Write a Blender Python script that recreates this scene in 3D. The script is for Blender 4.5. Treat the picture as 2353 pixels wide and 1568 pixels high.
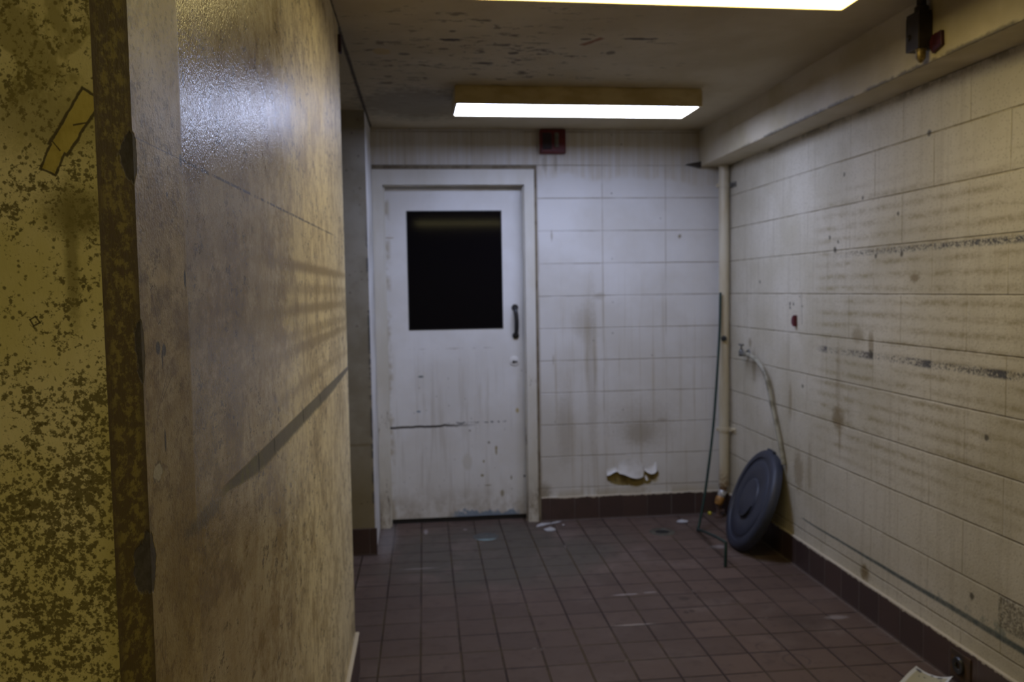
import bpy, bmesh, math, random
from mathutils import Vector, Matrix
random.seed(7)
for o in list(bpy.data.objects): bpy.data.objects.remove(o)
SC = bpy.context.scene
COL = SC.collection

# ------------------------------------------------------------------ camera, world, exposure
F_PX, YAW, PITCH, ROLL, CAM_H = 1875.286, 0.1064416, 0.0617544, -0.0157398, 1.462843
cam_d = bpy.data.cameras.new('camera'); cam = bpy.data.objects.new('camera', cam_d); COL.objects.link(cam)
fw = Vector((math.sin(YAW)*math.cos(PITCH), math.cos(YAW)*math.cos(PITCH), -math.sin(PITCH)))
rt = Vector((math.cos(YAW), -math.sin(YAW), 0)); up = rt.cross(fw)
r2 = rt*math.cos(ROLL) + up*math.sin(ROLL); u2 = up*math.cos(ROLL) - rt*math.sin(ROLL)
m = Matrix((r2, u2, -fw)).transposed().to_4x4(); m.translation = Vector((0, 0, CAM_H))
cam.matrix_world = m
cam_d.sensor_width = 23.5; cam_d.sensor_fit = 'HORIZONTAL'; cam_d.lens = F_PX/2353*23.5
cam_d.clip_start = 0.02; cam_d.clip_end = 60
cam_d.dof.use_dof = True; cam_d.dof.focus_distance = 1.02; cam_d.dof.aperture_fstop = 4.6
SC.camera = cam
w = bpy.data.worlds.new('world'); SC.world = w; w.use_nodes = True
w.node_tree.nodes['Background'].inputs[0].default_value = (0.10, 0.09, 0.07, 1)
w.node_tree.nodes['Background'].inputs[1].default_value = 0.0
SC.view_settings.view_transform = 'Standard'; SC.view_settings.look = 'None'
SC.view_settings.gamma = 1; SC.view_settings.exposure = 0.0; SC.view_settings.use_curve_mapping = False
COOL = ((0.66, 0.76, 1.13), 18.5)      # colour and strength of the lamp by the door
WARM = ((1.0, 0.82, 0.36), 8.0)       # the lamp nearer the camera
REAR = ((1.0, 0.86, 0.40), 12.5)       # the lamp behind the camera

# ------------------------------------------------------------------ room numbers
XR, YB, ZC, XL, XS = 1.92, 5.06, 2.45, -0.293, -0.30
YN, YF, YST = 0.834, 3.15, 4.55
ZK, BH = 1.4221, 0.2032               # a block joint height, block course height

# ------------------------------------------------------------------ node helpers
class S:
    def __init__(s, t, k): s.t, s.k = t, k
    def _m(s, op, o=None, o2=None):
        n = s.t.nodes.new('ShaderNodeMath'); n.operation = op
        for i, v in enumerate((s, o, o2)):
            if v is None: continue
            if isinstance(v, S): s.t.links.new(v.k, n.inputs[i])
            else: n.inputs[i].default_value = v
        return S(s.t, n.outputs[0])
    def __add__(s, o): return s._m('ADD', o)
    __radd__ = __add__
    def __sub__(s, o): return s._m('SUBTRACT', o)
    def __rsub__(s, o): return (s*-1)+o
    def __mul__(s, o): return s._m('MULTIPLY', o)
    __rmul__ = __mul__
    def __truediv__(s, o): return s._m('DIVIDE', o)
    def abs(s): return s._m('ABSOLUTE')
    def floor(s): return s._m('FLOOR')
    def frac(s): return s._m('FRACT')
    def mod(s, v): return s._m('FLOORED_MODULO', v)
    def max(s, o): return s._m('MAXIMUM', o)
    def min(s, o): return s._m('MINIMUM', o)
    def pow(s, o): return s._m('POWER', o)
    def sat(s): return s.max(0.0).min(1.0)
    def gt(s, v): return s._m('GREATER_THAN', v)
    def sm(s, a, b):                     # smooth ramp: 0 at a, 1 at b (a > b allowed)
        n = s.t.nodes.new('ShaderNodeMapRange'); n.interpolation_type = 'SMOOTHSTEP'
        lo, hi = (a, b) if a < b else (b, a)
        s.t.links.new(s.k, n.inputs[0]); n.inputs[1].default_value = lo; n.inputs[2].default_value = hi
        r = S(s.t, n.outputs[0])
        return r if a < b else 1.0-r

class Mat:
    """a principled material with helpers; coordinates are in metres"""
    def __init__(s, name, coords='world'):
        s.m = bpy.data.materials.new(name); s.m.use_nodes = True; s.t = s.m.node_tree
        s.b = s.t.nodes['Principled BSDF']
        if coords == 'world':
            g = s.t.nodes.new('ShaderNodeNewGeometry'); s.v = g.outputs['Position']; s.nrm = g.outputs['Normal']
        else:
            g = s.t.nodes.new('ShaderNodeTexCoord'); s.v = g.outputs['Object']
        x = s.t.nodes.new('ShaderNodeSeparateXYZ'); s.t.links.new(s.v, x.inputs[0])
        s.x, s.y, s.z = (S(s.t, x.outputs[i]) for i in range(3))
    def normal(s):
        x = s.t.nodes.new('ShaderNodeSeparateXYZ'); s.t.links.new(s.nrm, x.inputs[0])
        return [S(s.t, x.outputs[i]) for i in range(3)]
    def vec(s, sx=1, sy=1, sz=1):
        n = s.t.nodes.new('ShaderNodeVectorMath'); n.operation = 'MULTIPLY'
        s.t.links.new(s.v, n.inputs[0]); n.inputs[1].default_value = (sx, sy, sz); return n.outputs[0]
    def noise(s, sc, det=3, rough=.55, sx=1, sy=1, sz=1, dist=0, off=0):
        n = s.t.nodes.new('ShaderNodeTexNoise'); v = s.vec(sx, sy, sz)
        if off:
            a = s.t.nodes.new('ShaderNodeVectorMath'); s.t.links.new(v, a.inputs[0]); a.inputs[1].default_value = (off, off*.7, off*1.3); v = a.outputs[0]
        s.t.links.new(v, n.inputs['Vector']); n.inputs['Scale'].default_value = sc
        n.inputs['Detail'].default_value = det; n.inputs['Roughness'].default_value = rough; n.inputs['Distortion'].default_value = dist
        return S(s.t, n.outputs[0])
    def cells(s, sc, sx=1, sy=1, sz=1, rnd=1.0):   # voronoi: distance to the point and a random value of the cell
        n = s.t.nodes.new('ShaderNodeTexVoronoi'); s.t.links.new(s.vec(sx, sy, sz), n.inputs['Vector']); n.inputs['Scale'].default_value = sc
        n.inputs['Randomness'].default_value = rnd
        c = s.t.nodes.new('ShaderNodeSeparateColor'); s.t.links.new(n.outputs['Color'], c.inputs[0])
        return S(s.t, n.outputs['Distance']), S(s.t, c.outputs[0])
    def col(s, c):
        if isinstance(c, tuple):
            n = s.t.nodes.new('ShaderNodeRGB'); n.outputs[0].default_value = (*c, 1); return n.outputs[0]
        return c
    def mix(s, a, b, f):
        n = s.t.nodes.new('ShaderNodeMix'); n.data_type = 'RGBA'
        fs, fa, fb = n.inputs[0], n.inputs[6], n.inputs[7]
        if isinstance(f, S): s.t.links.new(f.k, fs)
        else: fs.default_value = f
        for v, q in ((a, fa), (b, fb)):
            if isinstance(v, tuple): q.default_value = (*v, 1)
            else: s.t.links.new(v, q)
        return n.outputs[2]
    def pair(s, a, b):                                                 # the two coordinates as one vector
        c = s.__dict__.setdefault('_p', {}); k = (id(a), id(b))
        if k not in c:
            n = s.t.nodes.new('ShaderNodeCombineXYZ'); s.t.links.new(a.k, n.inputs[0]); s.t.links.new(b.k, n.inputs[1]); c[k] = (n.outputs[0], a, b)
        return c[k][0]
    def vm(s, op, v, p=None, q=None):
        n = s.t.nodes.new('ShaderNodeVectorMath'); n.operation = op; s.t.links.new(v, n.inputs[0])
        if p: n.inputs[1].default_value = p
        if q: n.inputs[2].default_value = q
        return n.outputs['Value'] if op in ('LENGTH', 'DOT_PRODUCT') else n.outputs[0]
    def blob(s, a, b, ca, cb, ra, rb, jag=None, amt=.5, soft=.5):     # elliptical stain in two coordinates
        v = s.vm('MULTIPLY_ADD', s.pair(a, b), (1/ra, 1/rb, 0), (-ca/ra, -cb/rb, 0))
        d = S(s.t, s.vm('LENGTH', v))
        if jag is not None: d = jag._m('MULTIPLY_ADD', 2*amt, d); k = amt
        else: k = 0
        return d.sm(1.0+soft*.5+k, 1.0-soft*.5+k)
    def seg(s, a, b, p, q, wd, jag=None, amt=.5):                      # a line mark from p to q
        (pa, pb), (qa, qb) = p, q
        L = math.hypot(qa-pa, qb-pb); ea, eb = (qa-pa)/L, (qb-pb)/L; v = s.pair(a, b)
        t = (S(s.t, s.vm('DOT_PRODUCT', v, (ea, eb, 0)))-(pa*ea+pb*eb+L/2)).abs()-L/2
        n = (S(s.t, s.vm('DOT_PRODUCT', v, (-eb, ea, 0)))-(-pa*eb+pb*ea)).abs()
        d = n.max(t); k = 0
        if jag is not None: d = jag._m('MULTIPLY_ADD', wd*amt*2, d); k = wd*amt
        return d.sm(wd+k, wd*.35+k)
    def out(s, color, rough=.5, bump=None, dist=.002, strength=1, metal=0, spec=.5, coat=0, coat_rough=.1):
        if isinstance(color, tuple): s.b.inputs['Base Color'].default_value = (*color, 1)
        else: s.t.links.new(color, s.b.inputs['Base Color'])
        if isinstance(rough, S): s.t.links.new(rough.k, s.b.inputs['Roughness'])
        else: s.b.inputs['Roughness'].default_value = rough
        s.b.inputs['Metallic'].default_value = metal; s.b.inputs['Specular IOR Level'].default_value = spec
        s.b.inputs['Coat Weight'].default_value = coat; s.b.inputs['Coat Roughness'].default_value = coat_rough
        if bump is not None:
            n = s.t.nodes.new('ShaderNodeBump'); s.t.links.new(bump.k, n.inputs['Height'])
            n.inputs['Distance'].default_value = dist; n.inputs['Strength'].default_value = strength
            s.t.links.new(n.outputs[0], s.b.inputs['Normal'])
        return s.m

def simple(name, c, c2=None, rough=.5, metal=0, scale=30, spec=.5, lo=.4, hi=.65, bump=.0004, sz=1, coords='world'):
    q = Mat(name, coords); n = q.noise(scale, 4, .6, sz=sz)
    return q.out(q.mix(c, c2 or tuple(v*.7 for v in c), n.sm(lo, hi)), rough, n, bump, metal=metal, spec=spec)

# ------------------------------------------------------------------ mesh helpers
def new_obj(name, bm, mat, parent=None, smooth=False):
    bmesh.ops.recalc_face_normals(bm, faces=bm.faces)
    me = bpy.data.meshes.new(name); bm.to_mesh(me); bm.free()
    if mat: me.materials.append(mat)
    if smooth:
        for p in me.polygons: p.use_smooth = True
        try: me.set_sharp_from_angle(angle=math.radians(35))
        except Exception: pass
    o = bpy.data.objects.new(name, me); COL.objects.link(o)
    if parent:
        o.parent = parent; bpy.context.view_layer.update()
        o.matrix_parent_inverse = parent.matrix_world.inverted()
    return o
def centre(o):
    """move a lone mesh's origin to the middle of its foot"""
    vs = o.data.vertices; lo = [min(v.co[i] for v in vs) for i in range(3)]; hi = [max(v.co[i] for v in vs) for i in range(3)]
    c = Vector(((lo[0]+hi[0])/2, (lo[1]+hi[1])/2, lo[2])); o.data.transform(Matrix.Translation(-c)); o.location = c; return o
def bx(bm, x0, x1, y0, y1, z0, z1, bevel=0, rot=None, piv=None):
    v = [bm.verts.new(p) for p in [(x0,y0,z0),(x1,y0,z0),(x1,y1,z0),(x0,y1,z0),(x0,y0,z1),(x1,y0,z1),(x1,y1,z1),(x0,y1,z1)]]
    fs = [bm.faces.new([v[i] for i in f]) for f in [(3,2,1,0),(4,5,6,7),(0,1,5,4),(1,2,6,5),(2,3,7,6),(3,0,4,7)]]
    if bevel:
        es = list({e for f in fs for e in f.edges})
        r = bmesh.ops.bevel(bm, geom=es, offset=bevel, segments=2, affect='EDGES', profile=.5); v = list({q for f in r['faces'] for q in f.verts} | {q for q in v if q.is_valid})
    if rot is not None:
        bmesh.ops.rotate(bm, verts=v, cent=piv, matrix=rot)
    return bm
def box(name, *a, mat=None, parent=None, bevel=0, **k):
    return new_obj(name, bx(bmesh.new(), *a, bevel=bevel, **k), mat, parent)
def lathe(bm, prof, origin, axis=(0,0,1), n=40):
    """prof: list of (radius, height along the axis); closes with caps when radius is 0"""
    ax = Vector(axis).normalized(); ref = Vector((0,0,1)) if abs(ax.z) < .9 else Vector((1,0,0))
    u = ref.cross(ax).normalized(); v = ax.cross(u); o = Vector(origin); rings = []
    for r, h in prof:
        if r < 1e-6: rings.append([bm.verts.new(o+ax*h)])
        else: rings.append([bm.verts.new(o+ax*h+(u*math.cos(2*math.pi*i/n)+v*math.sin(2*math.pi*i/n))*r) for i in range(n)])
    for a, b in zip(rings, rings[1:]):
        for i in range(n):
            j = (i+1) % n
            if len(a) == 1 and len(b) == 1: continue
            if len(a) == 1: bm.faces.new((a[0], b[i], b[j]))
            elif len(b) == 1: bm.faces.new((a[i], a[j], b[0]))
            else: bm.faces.new((a[i], a[j], b[j], b[i]))
    return bm
def spline(pts, n=12):
    P = [Vector(p) for p in pts]; P = [P[0]*2-P[1]]+P+[P[-1]*2-P[-2]]; out = []
    for i in range(1, len(P)-2):
        a, b, c, d = P[i-1:i+3]
        for k in range(n):
            t = k/n; out.append(.5*((2*b)+(c-a)*t+(2*a-5*b+4*c-d)*t*t+(3*b-a-3*c+d)*t**3))
    out.append(P[-2]); return out
def tube(bm, pts, r, n=14, cap=True):
    P = [Vector(p) for p in pts]; rings = []; nrm = None
    for i, p in enumerate(P):
        t = (P[min(i+1, len(P)-1)]-P[max(i-1, 0)]).normalized()
        if nrm is None: nrm = t.orthogonal().normalized()
        nrm = (nrm-t*nrm.dot(t)).normalized(); bn = t.cross(nrm)
        rr = r(i/(len(P)-1)) if callable(r) else r
        rings.append([bm.verts.new(p+(nrm*math.cos(2*math.pi*k/n)+bn*math.sin(2*math.pi*k/n))*rr) for k in range(n)])
    for a, b in zip(rings, rings[1:]):
        for i in range(n): bm.faces.new((a[i], a[(i+1) % n], b[(i+1) % n], b[i]))
    if cap: bm.faces.new(rings[0][::-1]); bm.faces.new(rings[-1])
    return bm
def prism(bm, poly, d, off=(0,0,0)):
    """poly: 3-D outline, d: extrusion vector"""
    d = Vector(d); a = [bm.verts.new(Vector(p)) for p in poly]; b = [bm.verts.new(Vector(p)+d) for p in poly]
    bm.faces.new(a); bm.faces.new(b[::-1])
    for i in range(len(a)): bm.faces.new((a[i], a[(i+1) % len(a)], b[(i+1) % len(a)], b[i]))
    return bm
def empty(name, loc, label=None, cat=None, group=None, kind=None):
    o = bpy.data.objects.new(name, None); COL.objects.link(o); o.location = loc; o.empty_display_size = .1
    return tag(o, label, cat, group, kind)
def tag(o, label=None, cat=None, group=None, kind=None):
    if label: o['label'] = label
    if cat: o['category'] = cat
    if group: o['group'] = group
    if kind: o['kind'] = kind
    return o
def struct(o, label, cat): return tag(o, label, cat, kind='structure')

# ------------------------------------------------------------------ wall materials
def joints(q, u, z, u0, run=True):
    """distance to the nearest horizontal and vertical block joint, plus the row number"""
    zz = (z-ZK)/BH; dh = ((zz+.5).frac()-.5).abs()*BH
    row = zz.floor(); L = 2*BH
    uu = (u-u0)/L
    if run: uu = uu+row.mod(2.0)*.5
    dv = ((uu+.5).frac()-.5).abs()*L
    return dh, dv, row, uu.floor()

def mat_right():
    q = Mat('painted_block_right'); y, z = q.y, q.z
    dh, dv, row, cl = joints(q, y, z, 3.7294)
    j = q.noise(55, 4, .7); big = q.noise(2.2, 4, .6); drip = q.noise(4, 4, .6, 1, 9, .35); grain = q.noise(230, 2, .6)
    dark = q.noise(9, 3, .6)
    c = q.mix((.63, .58, .47), (.52, .47, .35), big.sm(.35, .68))
    c = q.mix(c, (.42, .37, .27), drip.sm(.5, .72)*.40)
    # dirt caught on the ribs of each block: dashed brown bands, four to a course
    bz = (((z-ZK)/(BH/3.6)+j*.10).frac()-.5).abs()
    reg = y.sm(3.95, 3.7)*z.sm(.55, .75)*z.sm(2.0, 1.75)
    dash = q.noise(6, 5, .75, 1, 1.0, 3.0, off=3)
    c = q.mix(c, (.30, .24, .12), bz.sm(.38, .02)*dash.sm(.36, .62)*reg*j.sm(.26, .60)*.80)
    # joints
    jh = (dh+(j-.5)*.004).sm(.0040, .0010); jv = (dv+(j-.5)*.004).sm(.0034, .0008)
    c = q.mix(c, (.25, .20, .10), (jh*(dark.sm(.34, .6)*.7+.10)).max(jv*(q.noise(6, 2, off=9).sm(.35, .6)*.62+.06)).sat())
    # pits and specks
    d, r = q.cells(22, 1, 1, .8); d2, r2_ = q.cells(90)
    c = q.mix(c, (.06, .05, .025), d.sm(.16, .05)*r.gt(.86)*.85)
    c = q.mix(c, (.30, .26, .16), d2.sm(.40, .15)*r2_.gt(.72)*.45)
    # grey-black rub marks in two rows
    speck = q.noise(120, 3, .8, 1, 1, 1.0)
    band1 = z.sm(1.585, 1.600)*z.sm(1.619, 1.612)*y.sm(3.75, 3.4)
    c = q.mix(c, (.045, .045, .05), (band1*(speck+y.sm(3.7, 2.3)*.06).sm(.52, .56)*.9))
    t2 = (((y-3.73)/(2*BH)).frac())                       # darker towards the near end of each block
    band2 = z.sm(1.135, 1.147)*z.sm(1.176, 1.166)*y.sm(3.86, 3.72)
    c = q.mix(c, (.04, .04, .05), band2*(speck+(1.0-t2).pow(3.0)*.17+y.sm(3.8, 2.3)*.04).sm(.54, .61)*.90)
    # teal skirting scrape
    tz = z+(q.noise(3, 2)-.5)*.012
    lw = y.sm(4.1, 2.4)*.010+.0045
    line = ((tz-.262).abs()/lw).sm(1.2, .4)*y.sm(4.0, 3.93)
    c = q.mix(c, (.035, .06, .065), (line*(j*.8+.5)).sat()*.92)
    c = q.mix(c, (.16, .19, .16), z.sm(.262, .275)*z.sm(.33, .28)*q.noise(14, 4, .7, off=2).sm(.52, .62)*y.sm(3.2, 2.6)*.7)
    # exposed rough block by the lower right
    patch = z.sm(.29, .30)*z.sm(.412, .405)*y.sm(2.528, 2.522)
    c = q.mix(c, (.12, .105, .075), patch*q.noise(130, 3, .8).sm(.42, .56)*.85)
    # rust and stains with a place of their own
    for yy, zz, ry, rz, a in [(3.62, .84, .055, .05, .75), (3.60, .76, .012, .09, .5), (3.62, 1.00, .02, .20, .35), (3.37, .19, .035, .035, .9),
                              (4.12, .86, .018, .10, .5), (4.02, .50, .05, .10, .55), (4.60, 1.00, .03, .09, .5), (4.66, 1.13, .02, .03, .6), (3.90, .55, .02, .12, .4),
                              (3.34, 1.21, .02, .05, .6), (3.03, 1.487, .03, .016, .7), (3.45, 1.24, .05, .03, .5)]:
        c = q.mix(c, (.20, .14, .055), q.blob(y, z, yy, zz, ry, rz, j, .9, .9)*a)
    for yy, zz, s_ in [(4.13, 1.37, .012), (4.09, 1.37, .010), (4.13, 1.35, .010), (4.52, 1.30+.19, .012), (3.66, 1.63, .016), (3.71, 1.69, .011), (3.63, 1.665, .010),
                       (2.95, 2.035, .014), (3.42, 1.845, .010), (3.58, 1.97, .011), (3.15, 1.75, .011), (3.31, 1.585, .012), (3.12, 1.585, .013), (2.66, .35, .014), (3.98, .95, .012), (2.60, .93, .014), (4.02, 1.41, .006), (3.99, 1.36, .006), (3.34, 1.165, .02)]:
        c = q.mix(c, (.06, .05, .03), q.blob(y, z, yy, zz, s_*.8, s_*.85, j, .9, .7)*.85)
    c = q.mix(c, (.06, .05, .04), q.seg(y, z, (4.0, 1.43), (3.99, 1.27), .004, j)*.6)
    # mottled darker brown band in the angle under the soffit
    c = q.mix(c, (.16, .13, .06), z.sm(2.185, 2.225)*q.noise(7, 4, .75, off=4).sm(.46, .58)*.6)
    hgt = (dh.sm(0, .005)*.9+dv.sm(0, .004)*.45+grain*.30+q.noise(90, 3, .7)*.35+q.noise(16, 2)*.3)
    return q.out(c, .62, hgt, .0035)

def mat_back():
    q = Mat('painted_block_back'); x, z = q.x, q.z
    dh, dv, row, cl = joints(q, x, z, 1.1218, run=False)
    j = q.noise(50, 4, .7); big = q.noise(2.0, 4, .6); drip = q.noise(3.2, 5, .65, 9, 1, .28)
    c = q.mix((.72, .705, .68), (.63, .605, .56), big.sm(.36, .66))
    c = q.mix(c, (.44, .38, .28), drip.sm(.52, .74)*z.sm(1.8, .9)*.55)
    c = q.mix(c, (.42, .37, .28), drip.sm(.46, .62)*x.sm(.93, 1.0)*x.sm(1.14, 1.08)*z.sm(1.6, 1.0)*.6)
    c = q.mix(c, (.50, .42, .27), (z+(big-.5)*.3).sm(2.12, 2.16)*drip.sm(.36, .60)*.38)      # yellow cast of the warm light painted on the top course, broken into runs
    c = q.mix(c, (.35, .28, .15), z.sm(.22, .14)*q.noise(8, 3).sm(.4, .6)*.5)
    jd = q.noise(3.5, 3, .6)
    jh = (dh+(j-.5)*.003).sm(.0042, .001); jv = (dv+(j-.5)*.004).sm(.0065, .0015)
    c = q.mix(c, (.26, .21, .13), (jh*(jd.sm(.36, .58)*.62+.14)).max(jv*(q.noise(4, 2, off=4).sm(.35, .6)*.34+.08)).sat())
    d, r = q.cells(16)
    c = q.mix(c, (.12, .10, .07), d.sm(.14, .05)*r.gt(.9)*.6)
    for xx, zz, rx, rz, a in [(1.353, .545, .085, .075, .40), (1.37, .60, .20, .14, .28), (.874, .60, .05, .22, .30), (1.05, .9, .03, .5, .25), (1.0, 1.25, .06, .10, .25),
                              (1.50, .62, .03, .012, .4), (1.62, 1.79, .010, .012, .9), (.76, 2.25, .015, .05, .4), (.83, 2.25, .012, .05, .4), (.73, .19, .05, .04, .5),
                              (.80, 1.02, .006, .03, .4), (.80, 1.80, .006, .03, .5), (1.10, 1.42, .03, .02, .35), (.74, .12, .03, .10, .4)]:
        c = q.mix(c, (.24, .19, .11), q.blob(x, z, xx, zz, rx, rz, j, .7, 1.2)*a)
    # plaster laid bare under the peeling paint
    e = q.blob(x, z, 1.25, .262, .118, .056, j, .22, .12).max(q.blob(x, z, 1.33, .240, .068, .044, j, .22, .12)).max(q.blob(x, z, 1.427, .270, .050, .038, j, .22, .12)).max(q.blob(x, z, 1.40, .222, .03, .014, j, .3, .15))
    c = q.mix(c, q.mix((.28, .215, .075), (.17, .125, .045), q.noise(20, 3).sm(.4, .6)), e)
    hgt = dh.sm(0, .004)*.8+dv.sm(0, .004)*.3+q.noise(120, 3, .7)*.25+(1.0-e)*.3
    return q.out(c, .5, hgt, .0025)

def mat_pillar():
    """near left wall: long painted side (+x) and the mouldy end that faces the camera"""
    q = Mat('painted_plaster_near'); x, y, z = q.x, q.y, q.z
    nx, ny, nz = q.normal(); side = nx.gt(.97); end = (ny*-1).gt(.97); edge = (1.0-side)*(1.0-end)
    j = q.noise(60, 4, .7); big = q.noise(2.6, 4, .6)
    st = q.noise(8, 5, .7, 1, 1.0, 1.1); jl = q.noise(22, 3, .7, 1, 1.6, 1); fine = q.noise(70, 4, .75, 1, 1.1, .45)
    # long side
    c = q.mix((.56, .465, .285), (.46, .365, .20), st.sm(.4, .62))
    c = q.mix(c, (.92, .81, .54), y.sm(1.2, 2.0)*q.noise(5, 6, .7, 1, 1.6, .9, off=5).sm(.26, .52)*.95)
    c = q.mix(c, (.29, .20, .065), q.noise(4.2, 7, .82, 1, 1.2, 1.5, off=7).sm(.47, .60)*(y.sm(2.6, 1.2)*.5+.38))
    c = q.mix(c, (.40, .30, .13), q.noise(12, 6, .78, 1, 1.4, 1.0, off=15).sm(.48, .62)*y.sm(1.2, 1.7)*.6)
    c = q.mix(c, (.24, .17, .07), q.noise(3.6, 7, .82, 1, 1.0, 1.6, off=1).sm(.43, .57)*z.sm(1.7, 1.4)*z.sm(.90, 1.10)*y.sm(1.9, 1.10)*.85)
    c = q.mix(c, (.23, .17, .06), q.blob(y, z, .96, 1.22, .16, .20, q.noise(9, 4, .7), 1.2, 1.2)*.55)
    c = q.mix(c, (.34, .26, .12), fine.sm(.50, .66)*.5)
    mold = q.noise(30, 5, .8, 1, .9, 1.5, off=2)
    c = q.mix(c, (.13, .095, .035), mold.sm(.545, .61)*q.noise(5, 3, .6, 1, .7, 1.3, off=3).sm(.42, .54)*.8)
    c = q.mix(c, (.16, .11, .045), q.noise(60, 5, .8, 1, .9, 1.0, off=12).sm(.53, .60)*y.sm(1.3, .95)*.7)
    # block joints ghosting through near the far end
    for zz, a in [(1.528, .85), (1.475, .5), (1.425, .75), (1.37, .5), (1.335, .75), (1.245, .5)]:
        c = q.mix(c, (.33, .24, .08), q.blob(y, z, 2.35, zz, .80, .013, j, .8, 1.3)*a)
    for yy in (2.08, 2.3, 2.62): c = q.mix(c, (.34, .26, .11), q.blob(y, z, yy, 1.42, .012, .14, j, .8, 1.3)*.45)
    # hairline at two heights, upright joint
    c = q.mix(c, (.07, .05, .03), q.seg(y, z, (.89, 1.627), (1.06, 1.630), .0011, j, .3)*.8)
    c = q.mix(c, (.07, .055, .03), q.seg(y, z, (1.06, 1.630), (2.75, 1.655), .0034, j, .9)*q.noise(24, 3, .8).sm(.38, .54)*.85)
    c = q.mix(c, (.12, .09, .045), q.seg(y, z, (1.067, 2.0), (1.046, 1.35), .0010)*.55)
    for p, r_ in [((1.050, 1.629), (.006, .008)), ((1.048, 1.484), (.0045, .011)), ((.935, 1.406), (.0075, .008)), ((.956, 1.402), (.007, .007)), ((.948, 1.392), (.002, .010)), ((.947, 1.300), (.003, .013)), ((1.276, 1.276), (.004, .003)), ((1.30, 1.262), (.003, .004)), ((1.075, 1.733), (.004, .010)), ((.99, 1.58), (.003, .003))]:
        c = q.mix(c, (.04, .035, .02), q.blob(y, z, *p, *r_, j, .35, .3)*.9)
    # outlines of chipped flakes
    for a_, b_ in [((.918, 1.470), (.940, 1.432)), ((.927, 1.474), (.950, 1.436)), ((.940, 1.432), (.950, 1.436)), ((.918, 1.470), (.927, 1.474)), ((.934, 1.456), (.947, 1.432)),
                   ((.965, 1.375), (.925, 1.335)), ((.98, 1.37), (.94, 1.345)), ((.925, 1.335), (.923, 1.315)), ((.915, 1.10), (.905, 1.075)), ((.905, 1.075), (.912, 1.06)), ((.918, 1.098), (.923, 1.08)), ((.923, 1.08), (.912, 1.06))]:
        c = q.mix(c, (.06, .04, .02), q.seg(y, z, a_, b_, .0009, j, .5)*.85)
    c = q.mix(c, (.46, .43, .34), q.blob(y, z, .916, 1.271, .020, .010, jl, 1.0, .2)*.85)
    c = q.mix(c, (.06, .05, .03), q.blob(y, z, .916, 1.271, .024, .013, jl, 1.0, .15)*(1.0-q.blob(y, z, .916, 1.271, .020, .010, jl, 1.0, .2))*j.sm(.35, .55)*.7)
    # long grey scrape
    top, wdt = 1.181, y.sm(1.15, 1.5)*y.sm(3.4, 2.4)*.026+.011
    fib = q.noise(60, 3, .7, 1, 5, .35)
    u = (z-(1.186))*-1.0
    scr = u.sm(-.003, .002)*((u/wdt)+(fib-.5)*.8).sm(1.05, .8)*(y+(j-.5)*.1).sm(1.14, 1.26)
    c = q.mix(c, q.mix((.155, .15, .145), (.20, .20, .12), q.noise(30, 3).sm(.45, .62)*y.sm(1.6, 1.3)), scr*.9)
    c = q.mix(c, (.10, .09, .06), q.blob(y, z, 1.10, 1.172, .09, .012, fib, .9, .8)*.55)
    for yy, h_ in [(1.45, .020), (1.60, .014), (1.98, .018), (2.3, .012)]:
        c = q.mix(c, (.04, .035, .025), q.blob(y, z, yy, 1.172, .006, h_, j, .4, .4)*.85)
    # base line
    c = q.mix(c, (.12, .085, .04), z.sm(.30, .16)*q.noise(7, 3, .6).sm(.4, .6)*.5)
    c = q.mix(c, (.05, .04, .03), ((z-.215).abs()+(j-.5)*.004).sm(.004, .001)*y.sm(3.2, 2.9)*.7)
    # mouldy end
    e = q.mix((.72, .64, .40), (.60, .53, .25), q.noise(8, 4, .6).sm(.35, .65))
    e = q.mix(e, (.40, .34, .11), x.sm(-.335, -.312)*z.sm(1.45, 1.25)*.6)
    patch = q.noise(7, 3, .6, off=11).sm(.42, .62)
    low = z.sm(1.46, 1.25)
    spots = q.noise(165, 5, .75, off=4)
    e = q.mix(e, (.10, .078, .022), (spots+patch*.05+low*.05+q.noise(22, 3, .6, off=6)*.34-.17).sm(.565, .625)*.88)
    d, r = q.cells(150); e = q.mix(e, (.09, .07, .02), (d+(spots-.5)*.5).sm(.36, .22)*(r+low*.26+patch*.16).gt(.80)*.8)
    e = q.mix(e, (.20, .165, .055), q.blob(x, z, -.332, 1.545, .028, .022, spots, 1.1, 1.2)*.8)
    e = q.mix(e, (.20, .165, .055), q.blob(x, z, -.338, 1.50, .006, .06, spots, .9, 1.2)*.7)
    e = q.mix(e, (.22, .18, .06), q.blob(x, z, -.360, 1.635, .06, .03, spots, 1.1, 1.4)*.55)
    e = q.mix(e, (.22, .18, .05), (z+(patch-.5)*.10).sm(1.68, 1.70)*q.noise(30, 4, .7, 1, 1, .5, off=13).sm(.40, .58)*.6)
    def ch(p, q_, w_=.0011): return q.seg(x, z, p, q_, w_, j, .5)
    in1 = q.blob(x*.86+z*.51, z*.86-x*.51, -.327*.86+1.631*.51, 1.631*.86+.327*.51, .0155, .0155, None)
    def band(p, q_, w_, jag=j):
        (pa, pb), (qa, qb) = p, q_; L = math.hypot(qa-pa, qb-pb); ea, eb = (qa-pa)/L, (qb-pb)/L
        t = (x-pa)*ea+(z-pb)*eb; n = ((x-pa)*-eb+(z-pb)*ea).abs()
        return n, t, L
    fill = None; rim = None
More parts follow.
